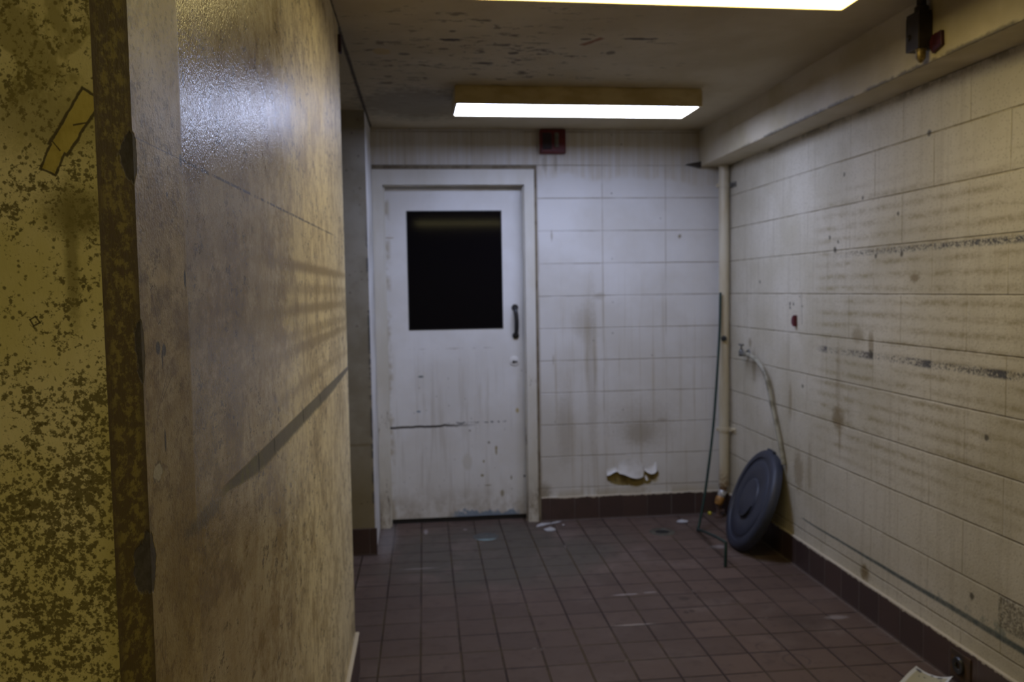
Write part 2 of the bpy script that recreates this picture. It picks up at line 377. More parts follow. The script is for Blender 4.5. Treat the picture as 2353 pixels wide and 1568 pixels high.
    for p, q_, w_ in [((-.3405, 1.613), (-.3175, 1.648), .0085), ((-.353, 1.590), (-.344, 1.610), .0065)]:
        n, t, L = band(p, q_, w_); g = (n/w_).max(((t-L/2).abs()-L/2)/w_+.0)
        g = (g+(j-.5)*.35+(jl-.5)*.8)
        a_ = g.sm(1.05, .92); b_ = g.sm(1.42, 1.25)
        fill = a_ if fill is None else fill.max(a_); rim = b_ if rim is None else rim.max(b_)
    e = q.mix(e, (.05, .035, .015), (rim-fill).sat()*.9)
    e = q.mix(e, q.mix((.52, .42, .11), (.42, .33, .07), jl.sm(.4, .6)), fill*.9)
    for a_, b_ in [((-.330, 1.628), (-.3195, 1.630)), ((-.350, 1.612), (-.344, 1.604)), ((-.379, 1.442), (-.374, 1.445)), ((-.374, 1.445), (-.370, 1.439)), ((-.370, 1.439), (-.376, 1.436)), ((-.376, 1.436), (-.379, 1.442))]:
        e = q.mix(e, (.05, .035, .015), ch(a_, b_)*.9)
    # grimy rounded edge
    g = q.mix((.085, .058, .015), (.215, .17, .04), q.noise(70, 5, .75, off=8).sm(.46, .58))
    g = q.mix(g, (.08, .05, .02), q.noise(60, 4, .7, off=5).sm(.54, .62)*.8)
    g = q.mix(g, (.075, .05, .02), (x+.302).abs().sm(.0045, .0088)*.8)
    c = q.mix(c, e, end); c = q.mix(c, g, edge)
    # bare grey concrete where the corner is knocked off
    chips = None
    for zz, h_, r_, lo in [(1.603, .025, .0125, .0), (1.404, .034, .008, 0), (1.183, .030, .016, 0)]:
        u = (y-.883)*edge*.75+(y-.883)*side
        b_ = q.blob(u, z, 0, zz, r_, h_, jl+(j-.5)*.3, .8, .15)
        chips = b_ if chips is None else chips.max(b_)
    chips = chips*(1.0-end)
    c = q.mix(c, q.mix((.070, .060, .062), (.045, .038, .036), j.sm(.4, .6)), chips*.96)
    c = q.mix(c, (.13, .10, .04), side*y.sm(.900, .885)*q.noise(30, 3).sm(.45, .6)*.6)
    hgt = q.noise(150, 3, .7, 1, 1.3, .45)*.5+fine*.35+q.noise(30, 3, .6, 1, 1, .3)*.25+q.noise(300, 2, .7, 1, .8, .6)*.8*side+(1.0-chips)*1.2+(1.0-scr)*.5
    rgh = (side*-.45+.62)+chips*.3+scr*.3+side*(y.sm(1.062, 1.052)*.22+y.sm(1.6, 2.3)*.22+(st-.5)*.25+q.noise(30, 3, .7)*.10)
    return q.out(c, rgh, hgt, .0010, spec=.47)

def mat_stub():
    q = Mat('grey_stained_plaster'); x, y, z = q.x, q.y, q.z
    nx, ny, nz = q.normal(); side = nx.gt(.7); j = q.noise(40, 4, .7)
    c = q.mix((.40, .375, .32), (.31, .28, .22), q.noise(5, 4, .6).sm(.35, .65))
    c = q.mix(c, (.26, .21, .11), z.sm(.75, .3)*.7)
    c = q.mix(c, (.20, .16, .08), ((z-.62).abs()).sm(.012, .003)*.5)
    d, r = q.cells(30); c = q.mix(c, (.12, .10, .07), d.sm(.3, .1)*r.gt(.8)*.5)
    s_ = q.mix((.74, .73, .72), (.56, .53, .48), q.noise(9, 3, .6, 1, 1, .4).sm(.4, .65))
    c = q.mix(c, s_, side)
    chip = ((y-YST)*side+(x*-1+XS)*(1.0-side)).sm(.018, .002)*q.noise(10, 4, .75, 1, 1, 1).sm(.46, .52)*z.sm(1.95, 1.6)
    c = q.mix(c, (.09, .10, .11), chip*.9)
    return q.out(c, .6, j, .0012)

def mat_floor():
    q = Mat('quarry_tile_floor'); x, y = q.x, q.y; T = .1632
    u = (x-.7697)/T; v = (y-3.2276)/T
    du = ((u+.5).frac()-.5).abs()*T; dv = ((v+.5).frac()-.5).abs()*T
    j = q.noise(60, 4, .7); g = q.noise(3, 4, .6); sm_ = q.noise(14, 4, .65)
    wn = q.t.nodes.new('ShaderNodeTexWhiteNoise'); wn.noise_dimensions = '2D'
    cv = q.t.nodes.new('ShaderNodeCombineXYZ'); q.t.links.new(u.floor().k, cv.inputs[0]); q.t.links.new(v.floor().k, cv.inputs[1])
    q.t.links.new(cv.outputs[0], wn.inputs['Vector']); rnd = S(q.t, wn.outputs['Value'])
    c = q.mix((.130, .088, .071), (.098, .066, .053), rnd)
    c = q.mix(c, (.085, .082, .068), q.blob(x, y, .40, 4.45, .65, .55, g, .6, .8)*.65)      # greenish worn area by the door
    c = q.mix(c, (.17, .128, .112), g.sm(.5, .7)*.6)
    c = q.mix(c, (.055, .038, .034), sm_.sm(.52, .72)*.45)
    c = q.mix(c, (.075, .055, .05), x.sm(1.25, .95)*y.sm(4.2, 3.6)*.35)
    gap = du.min(dv)+(j-.5)*.0022
    gl = gap.sm(.0054, .0024)
    gn = q.noise(2.6, 4, .7, off=3)
    gc = q.mix((.030, .018, .016), (.065, .045, .022), gn.sm(.45, .6))
    c = q.mix(c, gc, gl*(q.noise(2.0, 3, .6, off=8).sm(.30, .50)*.58+.38))
    # pale lime caught on some joints and the far corners
    lime = q.noise(5, 4, .75, off=5).sm(.64, .70)
    c = q.mix(c, (.28, .24, .22), gl*lime*.55)
    c = q.mix(c, (.28, .26, .26), q.blob(x, y, -.245, 4.83, .05, .30, j, .9, 1.2)*.45)
    c = q.mix(c, (.26, .23, .22), y.sm(5.025, 5.045)*x.sm(.7, .75)*j.sm(.35, .6)*.6)
    c = q.mix(c, (.22, .19, .18), x.sm(1.885, 1.90)*j.sm(.35, .6)*.5)
    for xx, yy, rx, ry, a in [(-.02, 4.93, .012, .05, .7), (.22, 4.94, .012, .015, .6), (.93, 3.75, .06, .008, .8), (1.05, 3.76, .03, .007, .7), (.88, 3.40, .08, .007, .8), (-.03, 2.72, .07, .007, .8), (-.05, 4.27, .09, .008, .5), (0.02, 2.77, .01, .03, .5), (1.78, 3.35, .05, .02, .5), (1.62, 4.38, .04, .03, .6)]:
        c = q.mix(c, (.34, .30, .29), q.blob(x, y, xx, yy, rx, ry, j, .6, .8)*a)
    for xx, yy, rx, ry, a in [(1.19, 3.66, .025, .02, .8), (1.145, 3.50, .012, .015, .85), (1.175, 3.51, .012, .015, .85), (1.12, 3.39, .05, .012, .6), (1.60, 3.35, .10, .10, .35), (1.50, 3.85, .05, .04, .35), (.95, 4.55, .04, .05, .4)]:
        c = q.mix(c, (.05, .035, .03), q.blob(x, y, xx, yy, rx, ry, j, .6, 1)*a)
    for xx, yy, r_ in [(1.36, 3.10, .05), (1.82, 3.13, .045), (1.42, 2.98, .05)]:                     # ring marks left by feet
        dd = (((x-xx)*(x-xx)+(y-yy)*(y-yy)).pow(.5)-r_).abs()
        c = q.mix(c, (.06, .045, .04), dd.sm(.007, .002)*q.noise(6, 2, off=4).sm(.4, .55)*.6)
    hgt = gap.sm(.0015, .006)+j*.10+sm_*.3
    return q.out(c, .55+(sm_-.5)*.2, hgt, .0025, spec=.22)

def mat_ceiling():
    q = Mat('stained_plaster_ceiling'); x, y = q.x, q.y
    j = q.noise(34, 4, .7); st = q.noise(9, 4, .75, 1, 2.4, 1, off=2)
    c = q.mix((.57, .49, .33), (.47, .39, .235), q.noise(2, 4, .6).sm(.35, .65))
    reg = q.blob(x, y, .25, 3.7, .75, .85, q.noise(4, 2), .5, 1.2)
    c = q.mix(c, (.075, .05, .03), (st+(reg-.8)*.06).sm(.575, .635)*reg*.85)
    c = q.mix(c, (.10, .075, .04), q.blob(x, y, -.03, 4.4, .30, .35, q.noise(18, 4, .7, 1, 2.5, 1), 1.2, .8)*.6)
    for xx, yy, rx, ry, a in [(.126, 3.28, .035, .012, .95), (.863, 3.225, .055, .010, .95), (.66, 3.24, .02, .008, .8), (.393, 3.443, .02, .012, .9), (.287, 3.60, .03, .012, .9), (.25, 3.60, .02, .01, .6), (.10, 3.40, .02, .01, .6), (.93, 3.22, .015, .008, .8), (-.06, 3.48, .02, .012, .7), (.13, 3.17, .012, .008, .8), (.80, 3.42, .015, .02, .7), (.47, 3.30, .05, .006, .6)]:
        c = q.mix(c, (.05, .03, .018), q.blob(x, y, xx, yy, rx*1.15, ry*1.4, j, .7, .5)*a)
    c = q.mix(c, (.24, .09, .025), q.seg(x, y, (.665, 3.31), (.715, 3.235), .020, j, .6)*.9)
    c = q.mix(c, (.50, .36, .14), q.blob(x, y, -.150, 3.45, .035, .045, j, .5, .3)*.8)
    c = q.mix(c, (.045, .03, .015), ((x-XS-.005).abs()+(j-.5)*.012).sm(.012, .004)*y.sm(5.05, 4.95)*.95)
    c = q.mix(c, (.20, .15, .08), y.sm(4.93, 5.05)*j.sm(.3, .6)*.5)
    d, r = q.cells(26); c = q.mix(c, (.12, .085, .045), d.sm(.12, .04)*r.gt(.85)*.6)
    return q.out(c, .7, j+q.noise(200, 2), .0015)

def mat_soffit():
    q = Mat('painted_soffit'); x, y, z = q.x, q.y, q.z; j = q.noise(30, 4, .75)
    c = q.mix((.58, .51, .375), (.48, .41, .255), q.noise(3, 4, .6).sm(.35, .65))
    c = q.mix(c, (.34, .28, .17), y.sm(3.4, 2.6)*q.noise(5, 3, .6).sm(.4, .6)*.35)
    e = ((z-2.224).abs()+(x-1.744).abs()*.9+(j-.5)*.022).sm(.014, .002)*q.noise(4, 4, .7, off=6).sm(.38, .5)*y.sm(4.6, 4.0)
    c = q.mix(c, (.10, .085, .065), e*.85)
    c = q.mix(c, (.09, .07, .03), (x-1.905).sm(0, .012)*q.noise(6, 3, .7, off=6).sm(.4, .55)*.8)
    d, r = q.cells(30); c = q.mix(c, (.2, .15, .08), d.sm(.12, .04)*r.gt(.85)*.6)
    return q.out(c, .55, j+q.noise(150, 2), .0015)

def mat_base(axis, phase, capcol=True):
    q = Mat('quarry_tile_base_'+axis); u = q.x if axis.startswith('x') else q.y; z = q.z; T = .1577
    j = q.noise(45, 4, .7)
    uu = (u-phase)/T; d = ((uu+.5).frac()-.5).abs()*T
    wn = q.t.nodes.new('ShaderNodeTexWhiteNoise'); wn.noise_dimensions = '1D'; q.t.links.new(uu.floor().k, wn.inputs['W']); rnd = S(q.t, wn.outputs['Value'])
    c = q.mix((.082, .052, .046), (.060, .040, .038), rnd)
    c = q.mix(c, (.06, .042, .036), q.noise(14, 3).sm(.5, .7)*.5)
    gr = (d+(j-.5)*.001).sm(.003, .0012)
    c = q.mix(c, (.20, .18, .17), gr*q.noise(3, 2, off=2).sm(.35, .6)*.8)
    c = q.mix(c, (.19, .16, .15), z.sm(.010, .003)*.7)
    if capcol: c = q.mix(c, (.58, .52, .42), (z+(j-.5)*.030+(q.noise(9, 3, .7)-.5)*.022).sm(.140, .145)*.95)
    return q.out(c, .35, d.sm(.0005, .004)+j*.15, .0012)

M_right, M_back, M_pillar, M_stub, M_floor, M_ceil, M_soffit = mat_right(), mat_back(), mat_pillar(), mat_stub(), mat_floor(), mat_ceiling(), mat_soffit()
M_plain = simple('painted_block_rear', (.56, .52, .40), (.44, .40, .29), .6, scale=3)

# ------------------------------------------------------------------ the room
YR, XW = -2.6, -1.7
struct(box('floor', XW-.1, XR+.1, YR-.1, YB+.5, -.12, 0, mat=M_floor), 'reddish brown square quarry tile floor with dark grout', 'floor')
struct(box('ceiling', XW-.1, XR+.1, YR-.1, YB+.5, ZC, ZC+.12, mat=M_ceil), 'stained cream plaster ceiling with dark peeling specks', 'ceiling')
struct(box('wall_right', XR, XR+.12, YR-.1, YB+.5, 0, ZC, mat=M_right), 'cream painted block wall on the right with rows of grey rub marks', 'wall')
bm = bmesh.new()                                       # back wall with the door opening left free
DX0, DX1, DZ = -.262, .650, 2.125
bx(bm, XW-.1, DX0, YB, YB+.2, 0, ZC); bx(bm, DX1, XR, YB, YB+.2, 0, ZC); bx(bm, DX0, DX1, YB, YB+.2, DZ, ZC)
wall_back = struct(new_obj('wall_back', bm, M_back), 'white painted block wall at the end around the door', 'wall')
bm = bmesh.new()                                       # near left wall: solid block, its corner knocked to a narrow splay
H = ZC; CY, CX = .049, .018
poly = [(XL, YF), (XL, YN+CY), (XL-CX, YN), (XW, YN), (XW, YF)]
prism(bm, [(x, y, 0) for x, y in poly], (0, 0, H))
be = [e for e in bm.edges if abs(e.verts[0].co.x-XL) < 1e-5 and abs(e.verts[1].co.x-XL) < 1e-5 and abs(e.verts[0].co.y-YF) < 1e-5 and abs(e.verts[1].co.y-YF) < 1e-5]
bmesh.ops.bevel(bm, geom=be, offset=.02, segments=4, affect='EDGES', profile=.5)
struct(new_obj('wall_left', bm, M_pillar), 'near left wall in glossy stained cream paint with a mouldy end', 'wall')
bm = bmesh.new(); bx(bm, XW, XS, YST, YB, 0, ZC)
struct(new_obj('wall_inner', bm, M_stub), 'narrow grey wall end left of the white door, paint chipped along its corner', 'wall')
struct(box('wall_side', XW-.1, XW, YR, YB, 0, ZC, mat=M_plain), 'far wall of the dark side passage on the left', 'wall')
struct(box('wall_rear', XW-.1, XR, YR-.1, YR, 0, ZC, mat=M_plain), 'wall behind the camera', 'wall')
struct(box('trim_1', 1.744, XR, YR, YB, 2.224, ZC, mat=M_soffit), 'boxed cream soffit running along the top of the right wall', 'soffit')
MBx = mat_base('x', 1.082); MBy = mat_base('y', 2.919); MBp = mat_base('y_left', 2.9); MBs = mat_base('x_stub', -.17, False)
bm = bmesh.new(); bx(bm, .712, XR-.012, YB-.013, YB, 0, .150, bevel=.003)
struct(new_obj('baseboard_back', bm, MBx), 'reddish brown tile baseboard under the white back wall', 'baseboard')
struct(box('baseboard_right', XR-.014, XR, YR, YB-.013, 0, .150, mat=MBy, bevel=.003), 'reddish brown tile baseboard along the right wall', 'baseboard')
struct(box('baseboard_left', XL, XL+.016, YN+CY+.01, YF-.02, 0, .155, mat=MBp, bevel=.004), 'tile baseboard at the foot of the near left wall', 'baseboard')
struct(box('baseboard_inner', XW, XS+.010, YST-.012, YST, 0, .150, mat=MBs, bevel=.003), 'dark tile baseboard at the grey wall end beside the door', 'baseboard')

# paint peeling off the back wall: curled flaps that are part of it
M_flap = simple('peeled_paint', (.72, .71, .70), (.62, .60, .57), .45, scale=20)
def flap(name, bot, top, curl, thick=.0012):
    bm = bmesh.new(); n = 22; m_ = 9
    def at(pl, t):
        t *= len(pl)-1; i = min(int(t), len(pl)-2); f = t-i; return pl[i][0]*(1-f)+pl[i+1][0]*f, pl[i][1]*(1-f)+pl[i+1][1]*f
    g = []
    for a in range(n+1):
        b, tp = at(bot, a/n), at(top, a/n); r = []
        for k in range(m_+1):
            s_ = k/m_; x = tp[0]*(1-s_)+b[0]*s_; z = tp[1]*(1-s_)+b[1]*s_
            out = curl*(s_**2.0)*(.45+.55*math.sin(math.pi*min(max(a/n*.9+.05, 0), 1)))
            r.append(bm.verts.new((x, YB-.0015-out, z)))
        g.append(r)
    for a in range(n):
        for k in range(m_): bm.faces.new((g[a][k], g[a+1][k], g[a+1][k+1], g[a][k+1]))
    bmesh.ops.recalc_face_normals(bm, faces=bm.faces)
    ex = bmesh.ops.solidify(bm, geom=bm.faces[:], thickness=thick)
    return new_obj(name, bm, M_flap, wall_back, smooth=True)
fl = [([(1.134,.273),(1.153,.278),(1.177,.293),(1.192,.298),(1.209,.295)], [(1.135,.313),(1.154,.32),(1.179,.331),(1.204,.324),(1.208,.314)], .020),
      ([(1.208,.295),(1.215,.285),(1.242,.28),(1.269,.268),(1.298,.255),(1.327,.25),(1.353,.253),(1.372,.262)], [(1.206,.341),(1.231,.363),(1.26,.376),(1.29,.378),(1.319,.375),(1.346,.366),(1.367,.343),(1.376,.308)], .026),
      ([(1.384,.296),(1.398,.284),(1.421,.275),(1.44,.278),(1.456,.291),(1.46,.316),(1.458,.343)], [(1.376,.317),(1.382,.327),(1.396,.334),(1.415,.337),(1.431,.342),(1.445,.347),(1.456,.351)], .024),
      ([(1.384,.25),(1.39,.232),(1.397,.23),(1.403,.239)], [(1.386,.263),(1.39,.265),(1.396,.263),(1.399,.257)], .010)]
for b, t, cu in fl:
    o = flap('paint_flap', b, t, cu); o['label'] = 'curled white flake of peeling paint'

# ------------------------------------------------------------------ door
def mat_door():
    q = Mat('white_door_paint'); x, z = q.x, q.z; j = q.noise(45, 4, .7)
    dr = q.noise(4, 4, .6, 5, 1, .35); c = q.mix((.84, .835, .83), (.76, .745, .72), q.noise(2.5, 4, .6).sm(.35, .66))
    c = q.mix(c, (.47, .43, .36), dr.sm(.5, .72)*z.sm(1.25, .7)*.45)
    c = q.mix(c, (.40, .35, .27), z.sm(.28, .06)*q.noise(6, 3, .7).sm(.38, .62)*.6)
    c = q.mix(c, (.40, .33, .20), (x+.225).abs().sm(.035, .005)*q.noise(5, 3, .7, off=3).sm(.45, .6)*.6)
    l = ((z-.615+(x*-.008))+(q.noise(14, 3, .7, 1, 1, .2)-.5)*.022).abs()
    c = q.mix(c, (.035, .028, .022), l.sm(.0095, .004)*x.sm(.36, .10)*(j*.5+.8).sat())
    c = q.mix(c, (.05, .06, .07), (z-.632+(q.noise(30, 3)-.5)*.02).abs().sm(.006, .002)*x.sm(.10, .2)*x.sm(.58, .46)*q.noise(25, 3, .8, off=2).sm(.47, .55)*.9)
    c = q.mix(c, (.30, .27, .23), (z-1.105+(j-.5)*.01).abs().sm(.007, .001)*x.sm(-.12, -.05)*x.sm(.45, .35)*q.noise(12, 3, .7).sm(.45, .6)*.5)
    c = q.mix(c, (.16, .25, .38), (z-.038+(q.noise(22, 4, .75, off=5)-.5)*-.14).sm(.024, .016)*x.sm(.12, .2)*x.sm(.60, .55)*.8)
    for xx, zz, rx, rz, col in [(-.031, .932, .017, .006, (.04, .07, .08)), (-.05, .712, .012, .006, (.12, .2, .3)), (.436, .463, .008, .014, (.30, .23, .08)), (.436, .44, .006, .02, (.32, .27, .15)),
                                (.575, .70, .010, .014, (.52, .42, .18)), (.355, .38, .006, .009, (.30, .24, .08)), (.345, .29, .010, .008, (.24, .2, .06)), (.615, .275, .007, .008, (.03, .03, .04)), (.53, .27, .005, .014, (.22, .19, .1)),
                                (.39, .50, .008, .007, (.2, .18, .12)), (.27, .58, .006, .006, (.2, .18, .15)), (.38, .225, .02, .004, (.3, .26, .18)), (.47, .17, .012, .02, (.35, .3, .2)), (.25, .38, .03, .05, (.70, .68, .63)), (-.235, 1.86, .006, .006, (.1, .08, .05)), (-.235, 1.46, .005, .006, (.15, .1, .06)), (-.237, 1.34, .005, .006, (.15, .1, .06)), (-.21, 1.80, .03, .004, (.45, .38, .28))]:
        c = q.mix(c, col, q.blob(x, z, xx, zz, rx, rz, j, .5, .6)*.85)
    d, r = q.cells(28, 1, 1, .8); c = q.mix(c, (.30, .29, .26), d.sm(.20, .06)*r.gt(.80)*z.sm(1.2, .9)*.5)
    return q.out(c, .42, j, .0006)
def mat_frame():
    q = Mat('door_frame_paint'); x, y, z = q.x, q.y, q.z; j = q.noise(35, 4, .7)
    c = q.mix((.72, .70, .65), (.63, .60, .52), q.noise(4, 4, .6, 1, 1, .4).sm(.35, .65))
    c = q.mix(c, (.20, .14, .07), z.sm(.35, .0)*q.noise(9, 4, .7, 1, 1, .5).sm(.38, .58)*.85)
    c = q.mix(c, (.12, .085, .05), q.noise(12, 4, .75, 1.5, 1.5, .35, off=3).sm(.60, .68)*z.sm(1.2, .6)*.8)
    return q.out(c, .45, j, .0008)
M_door, M_frame = mat_door(), mat_frame()
M_grime = simple('brown_grime_sealant', (.24, .20, .14), (.14, .105, .065), .7, scale=12)
M_gap = simple('black_gap', (.02, .017, .015), None, .8)
door = empty('door_1', (.19, YB, 0)); struct(door, 'white painted steel door with a black square window and dirty lower half', 'door')
bm = bmesh.new()
FX0, FX1, FZ = -.2985, .690, 2.207                      # outer faces; jambs, head, then the inner stop
IX0, IX1, IZ = -.236, .628, 2.114
y0, y1 = YB-.022, YB+.16
prism(bm, [(FX0, y0, 0), (IX0, y0, 0), (IX0, y0, IZ), (IX1, y0, IZ), (IX1, y0, 0), (FX1, y0, 0), (FX1, y0, FZ), (FX0, y0, FZ)], (0, .030, 0))
bx(bm, DX0, IX0, y0+.030, y1, 0, IZ); bx(bm, IX1, DX1, y0+.030, y1, 0, IZ); bx(bm, DX0, DX1, y0+.030, y1, IZ, DZ)
frame = new_obj('door_frame', bm, M_frame, door)
bm = bmesh.new()                                        # raised inner bead on the frame
for a in [(IX0-.004, IX0+.009, 0, IZ), (IX1-.009, IX1+.004, 0, IZ)]: bx(bm, a[0], a[1], y0+.034, y0+.052, a[2], a[3])
bx(bm, IX0, IX1, y0+.034, y0+.052, IZ-.009, IZ+.004)
new_obj('door_stop', bm, M_frame, frame)
bm = bmesh.new()
bx(bm, FX1, FX1+.019, YB-.010, YB, 0, FZ+.028); bx(bm, FX0, FX1, YB-.012, YB, FZ, FZ+.028)
new_obj('sealant_edge', bm, M_grime, frame)
LX0, LX1, LZ0, LZ1, LY = IX0+.003, IX1-.004, .030, IZ-.010, YB+.070
WX0, WX1, WZ0, WZ1 = -.098, .494, 1.224, 1.965
bm = bmesh.new()
bx(bm, LX0, WX0, LY, LY+.045, LZ0, LZ1); bx(bm, WX1, LX1, LY, LY+.045, LZ0, LZ1); bx(bm, WX0, WX1, LY, LY+.045, LZ0, WZ0); bx(bm, WX0, WX1, LY, LY+.045, WZ1, LZ1)
leaf = new_obj('door_leaf', bm, M_door, door)
q = Mat('dark_glass'); M_glass = q.out((.006, .005, .006), .07, spec=.12)
pane = box('window_pane', WX0-.005, WX1+.005, LY+.006, LY+.016, WZ0-.005, WZ1+.005, mat=M_glass, parent=leaf); pane['label'] = 'black glass window pane'
bm = bmesh.new(); g = .006
bx(bm, WX0, WX0+g, LY-.002, LY+.006, WZ0, WZ1); bx(bm, WX1-g, WX1, LY-.002, LY+.006, WZ0, WZ1); bx(bm, WX0, WX1, LY-.002, LY+.006, WZ1-g, WZ1); bx(bm, WX0, WX1, LY-.002, LY+.006, WZ0, WZ0+g)
new_obj('window_gasket', bm, simple('black_rubber', (.02, .02, .022), None, .6), leaf)
box('threshold_gap', IX0, IX1, LY+.005, LY+.05, 0, .029, mat=M_gap, parent=door)['label'] = 'black strip beneath the door'
M_black = simple('black_iron', (.018, .018, .02), (.03, .03, .033), .35, scale=60)
bm = bmesh.new(); hx = .570                             # bowed pull with round end roses
tube(bm, spline([(hx, LY-.002, 1.352), (hx+.002, LY-.026, 1.335), (hx+.006, LY-.036, 1.27), (hx+.004, LY-.028, 1.20), (hx+.002, LY-.002, 1.182)], 8), lambda t: .0105+.003*math.sin(math.pi*t), 14)
lathe(bm, [(0, -.012), (.017, -.011), (.021, -.005), (.021, 0), (0, 0)], (hx, LY, 1.356), (0, 1, 0), 24)
lathe(bm, [(0, -.012), (.017, -.011), (.021, -.005), (.021, 0), (0, 0)], (hx+.002, LY, 1.178), (0, 1, 0), 24)
new_obj('pull_handle', bm, M_black, leaf, smooth=True)['label'] = 'black bow pull handle'
bm = bmesh.new(); lathe(bm, [(0, -.007), (.010, -.007), (.0225, -.006), (.031, -.003), (.032, 0), (0, 0)], (.562, LY, 1.015), (0, 1, 0), 36)
rose = new_obj('lock_rose', bm, M_door, leaf, smooth=True); rose['label'] = 'round painted lock cover'
bm = bmesh.new(); lathe(bm, [(0, -.0095), (.0085, -.0095), (.0085, -.005), (0, -.005)], (.556, LY, 1.012), (0, 1, 0), 16); bx(bm, .556, .579, LY-.0095, LY-.005, 1.0085, 1.0165)
new_obj('keyhole', bm, M_black, leaf)

# ------------------------------------------------------------------ ceiling lamps
def emis(name, col, k):
    q = Mat(name); q.b.inputs['Emission Color'].default_value = (*col, 1); q.b.inputs['Emission Strength'].default_value = k
    return q.out(tuple(.8*c for c in col), .4)
q = Mat('lamp_housing_enamel'); M_hous = q.out(q.mix((.62, .52, .30), (.48, .38, .19), q.noise(6, 4, .6, 1, 1, 2).sm(.35, .65)), .45, q.noise(90, 2), .0003)
def lamp(x0, x1, ya, yb_, em, label, rz=0, z0=2.362):
    cx, cy = (x0+x1)/2, (ya+yb_)/2
    t = empty('ceiling_light', (cx, cy, ZC), label, 'ceiling light')
    R_ = Matrix.Rotation(rz, 3, 'Z'); pv = Vector((cx, cy, 0))
    def rot(bm): bmesh.ops.rotate(bm, verts=bm.verts, cent=pv, matrix=R_); return bm
    bm = bmesh.new(); e = .012                           # a box open below: four sides and a back plate
    bx(bm, x0, x1, ya, ya+e, z0, ZC-.006); bx(bm, x0, x1, yb_-e, yb_, z0, ZC-.006); bx(bm, x0, x0+e, ya+e, yb_-e, z0, ZC-.006); bx(bm, x1-e, x1, ya+e, yb_-e, z0, ZC-.006); bx(bm, x0+e, x1-e, ya+e, yb_-e, ZC-.02, ZC-.006)
    bx(bm, x0+.004, x1-.004, ya+.004, yb_-.004, ZC-.006, ZC)
    new_obj('housing', rot(bm), M_hous, t)
    bm = bmesh.new(); bx(bm, x0+e, x1-e, ya+e, yb_-e, z0+.001, z0+.016, bevel=.006)
    new_obj('diffuser', rot(bm), em, t)
    return t
lamp(.165, 1.395, 3.985, 4.275, emis('cool_diffuser', *COOL), 'rectangular ceiling light nearer the door glowing cool white', .018)
lamp(.150, 1.395, 2.28, 2.60, emis('warm_diffuser', *WARM), 'larger warm white ceiling light cut off by the top edge of the photo', .022)
lamp(-.10, 1.10, -.75, -.45, emis('rear_diffuser', *REAR), 'warm yellow ceiling light behind the camera', 0)

# ------------------------------------------------------------------ things on the walls
M_red = simple('red_plastic', (.13, .007, .009), (.09, .005, .006), .4, scale=20)
al = empty('fire_alarm', (.807, YB, 2.30), 'red square fire alarm with a white strobe strip, high on the back wall', 'fire alarm')
new_obj('housing', bx(bmesh.new(), .728, .888, YB-.050, YB, 2.300, 2.446, bevel=.008), M_red, al)
new_obj('speaker_grille', bx(bmesh.new(), .742, .800, YB-.054, YB-.048, 2.325, 2.425, bevel=.003), simple('dark_red_grille', (.018, .003, .007), None, .5), al)
new_obj('strobe_lens', bx(bmesh.new(), .816, .842, YB-.060, YB-.048, 2.335, 2.425, bevel=.006), simple('clouded_lens', (.16, .15, .12), (.10, .09, .07), .3), al)

M_pipe = Mat('pipe_cream_paint'); q = M_pipe
M_pipe = q.out(q.mix(q.mix((.62, .56, .42), (.54, .46, .31), q.noise(10, 4, .6, 1, 1, .3).sm(.35, .65)), (.20, .12, .05), q.z.sm(.34, .20)*q.noise(40, 4, .7).sm(.42, .56)*.85), .4, q.noise(60, 2), .0004)
M_steel = simple('dull_steel', (.30, .30, .29), (.12, .11, .10), .45, .7, scale=60)
M_brass = simple('tarnished_brass', (.50, .26, .07), (.28, .14, .05), .45, .35, scale=50)
px, py = 1.876, 4.97
pp = empty('drain_pipe', (px, py, 0), 'cream painted upright pipe in the back right corner', 'pipe')
new_obj('pipe_tube', lathe(bmesh.new(), [(0, .195), (.026, .195), (.031, .20), (.031, 2.222), (0, 2.222)], (px, py, 0), n=32), M_pipe, pp, True)
for zz in (2.095, .563):
    bm = bmesh.new(); lathe(bm, [(.031, -.013), (.036, -.013), (.036, .013), (.031, .013)], (px, py, zz), n=32)
    bx(bm, px-.050, px-.030, py-.006, py+.006, zz-.010, zz+.010, bevel=.002)
    cl = new_obj('pipe_clamp', bm, M_pipe, pp, True)
    bm = bmesh.new(); bx(bm, px+.030, XR, py-.045, py-.035, zz-.010, zz+.010); bx(bm, px+.026, px+.036, py-.040, py+.0, zz-.010, zz+.010); bx(bm, XR-.006, XR, py-.095, py-.02, zz-.016, zz+.016, bevel=.002)
    lathe(bm, [(0, -.014), (.007, -.014), (.009, -.006), (.009, 0), (0, 0)], (XR-.006, py-.075, zz+.006), (1, 0, 0), 12); lathe(bm, [(0, -.012), (.008, -.012), (.008, 0), (0, 0)], (px+.04, py-.045, zz), (0, 1, 0), 12)
    new_obj('clamp_bracket', bm, M_steel if zz > 1 else M_pipe, cl)
new_obj('pipe_plug', lathe(bmesh.new(), [(0, -.022), (.010, -.022), (.014, -.016), (.014, -.006), (.018, -.004), (.018, 0), (0, 0)], (px-.012, py-.029, 1.142), (0, 1, 0), 20), M_black, pp, True)
new_obj('pipe_end', lathe(bmesh.new(), [(0, .150), (.020, .150), (.020, .175), (.024, .178), (.024, .197), (0, .197)], (px-.003, py-.002, 0), n=24), simple('rusty_nipple', (.20, .12, .06), (.10, .06, .03), .7, scale=80), pp, True)
d_ = Vector((-.42, -.10, -1)).normalized(); o_ = Vector((px-.006, py-.004, .168))
new_obj('union_collar', lathe(bmesh.new(), [(0, 0), (.022, 0), (.026, .006), (.026, .030), (.023, .040), (0, .040)], o_, d_, 20), simple('white_tape_metal', (.62, .62, .64), (.35, .34, .34), .4, .3, scale=90), pp, True)
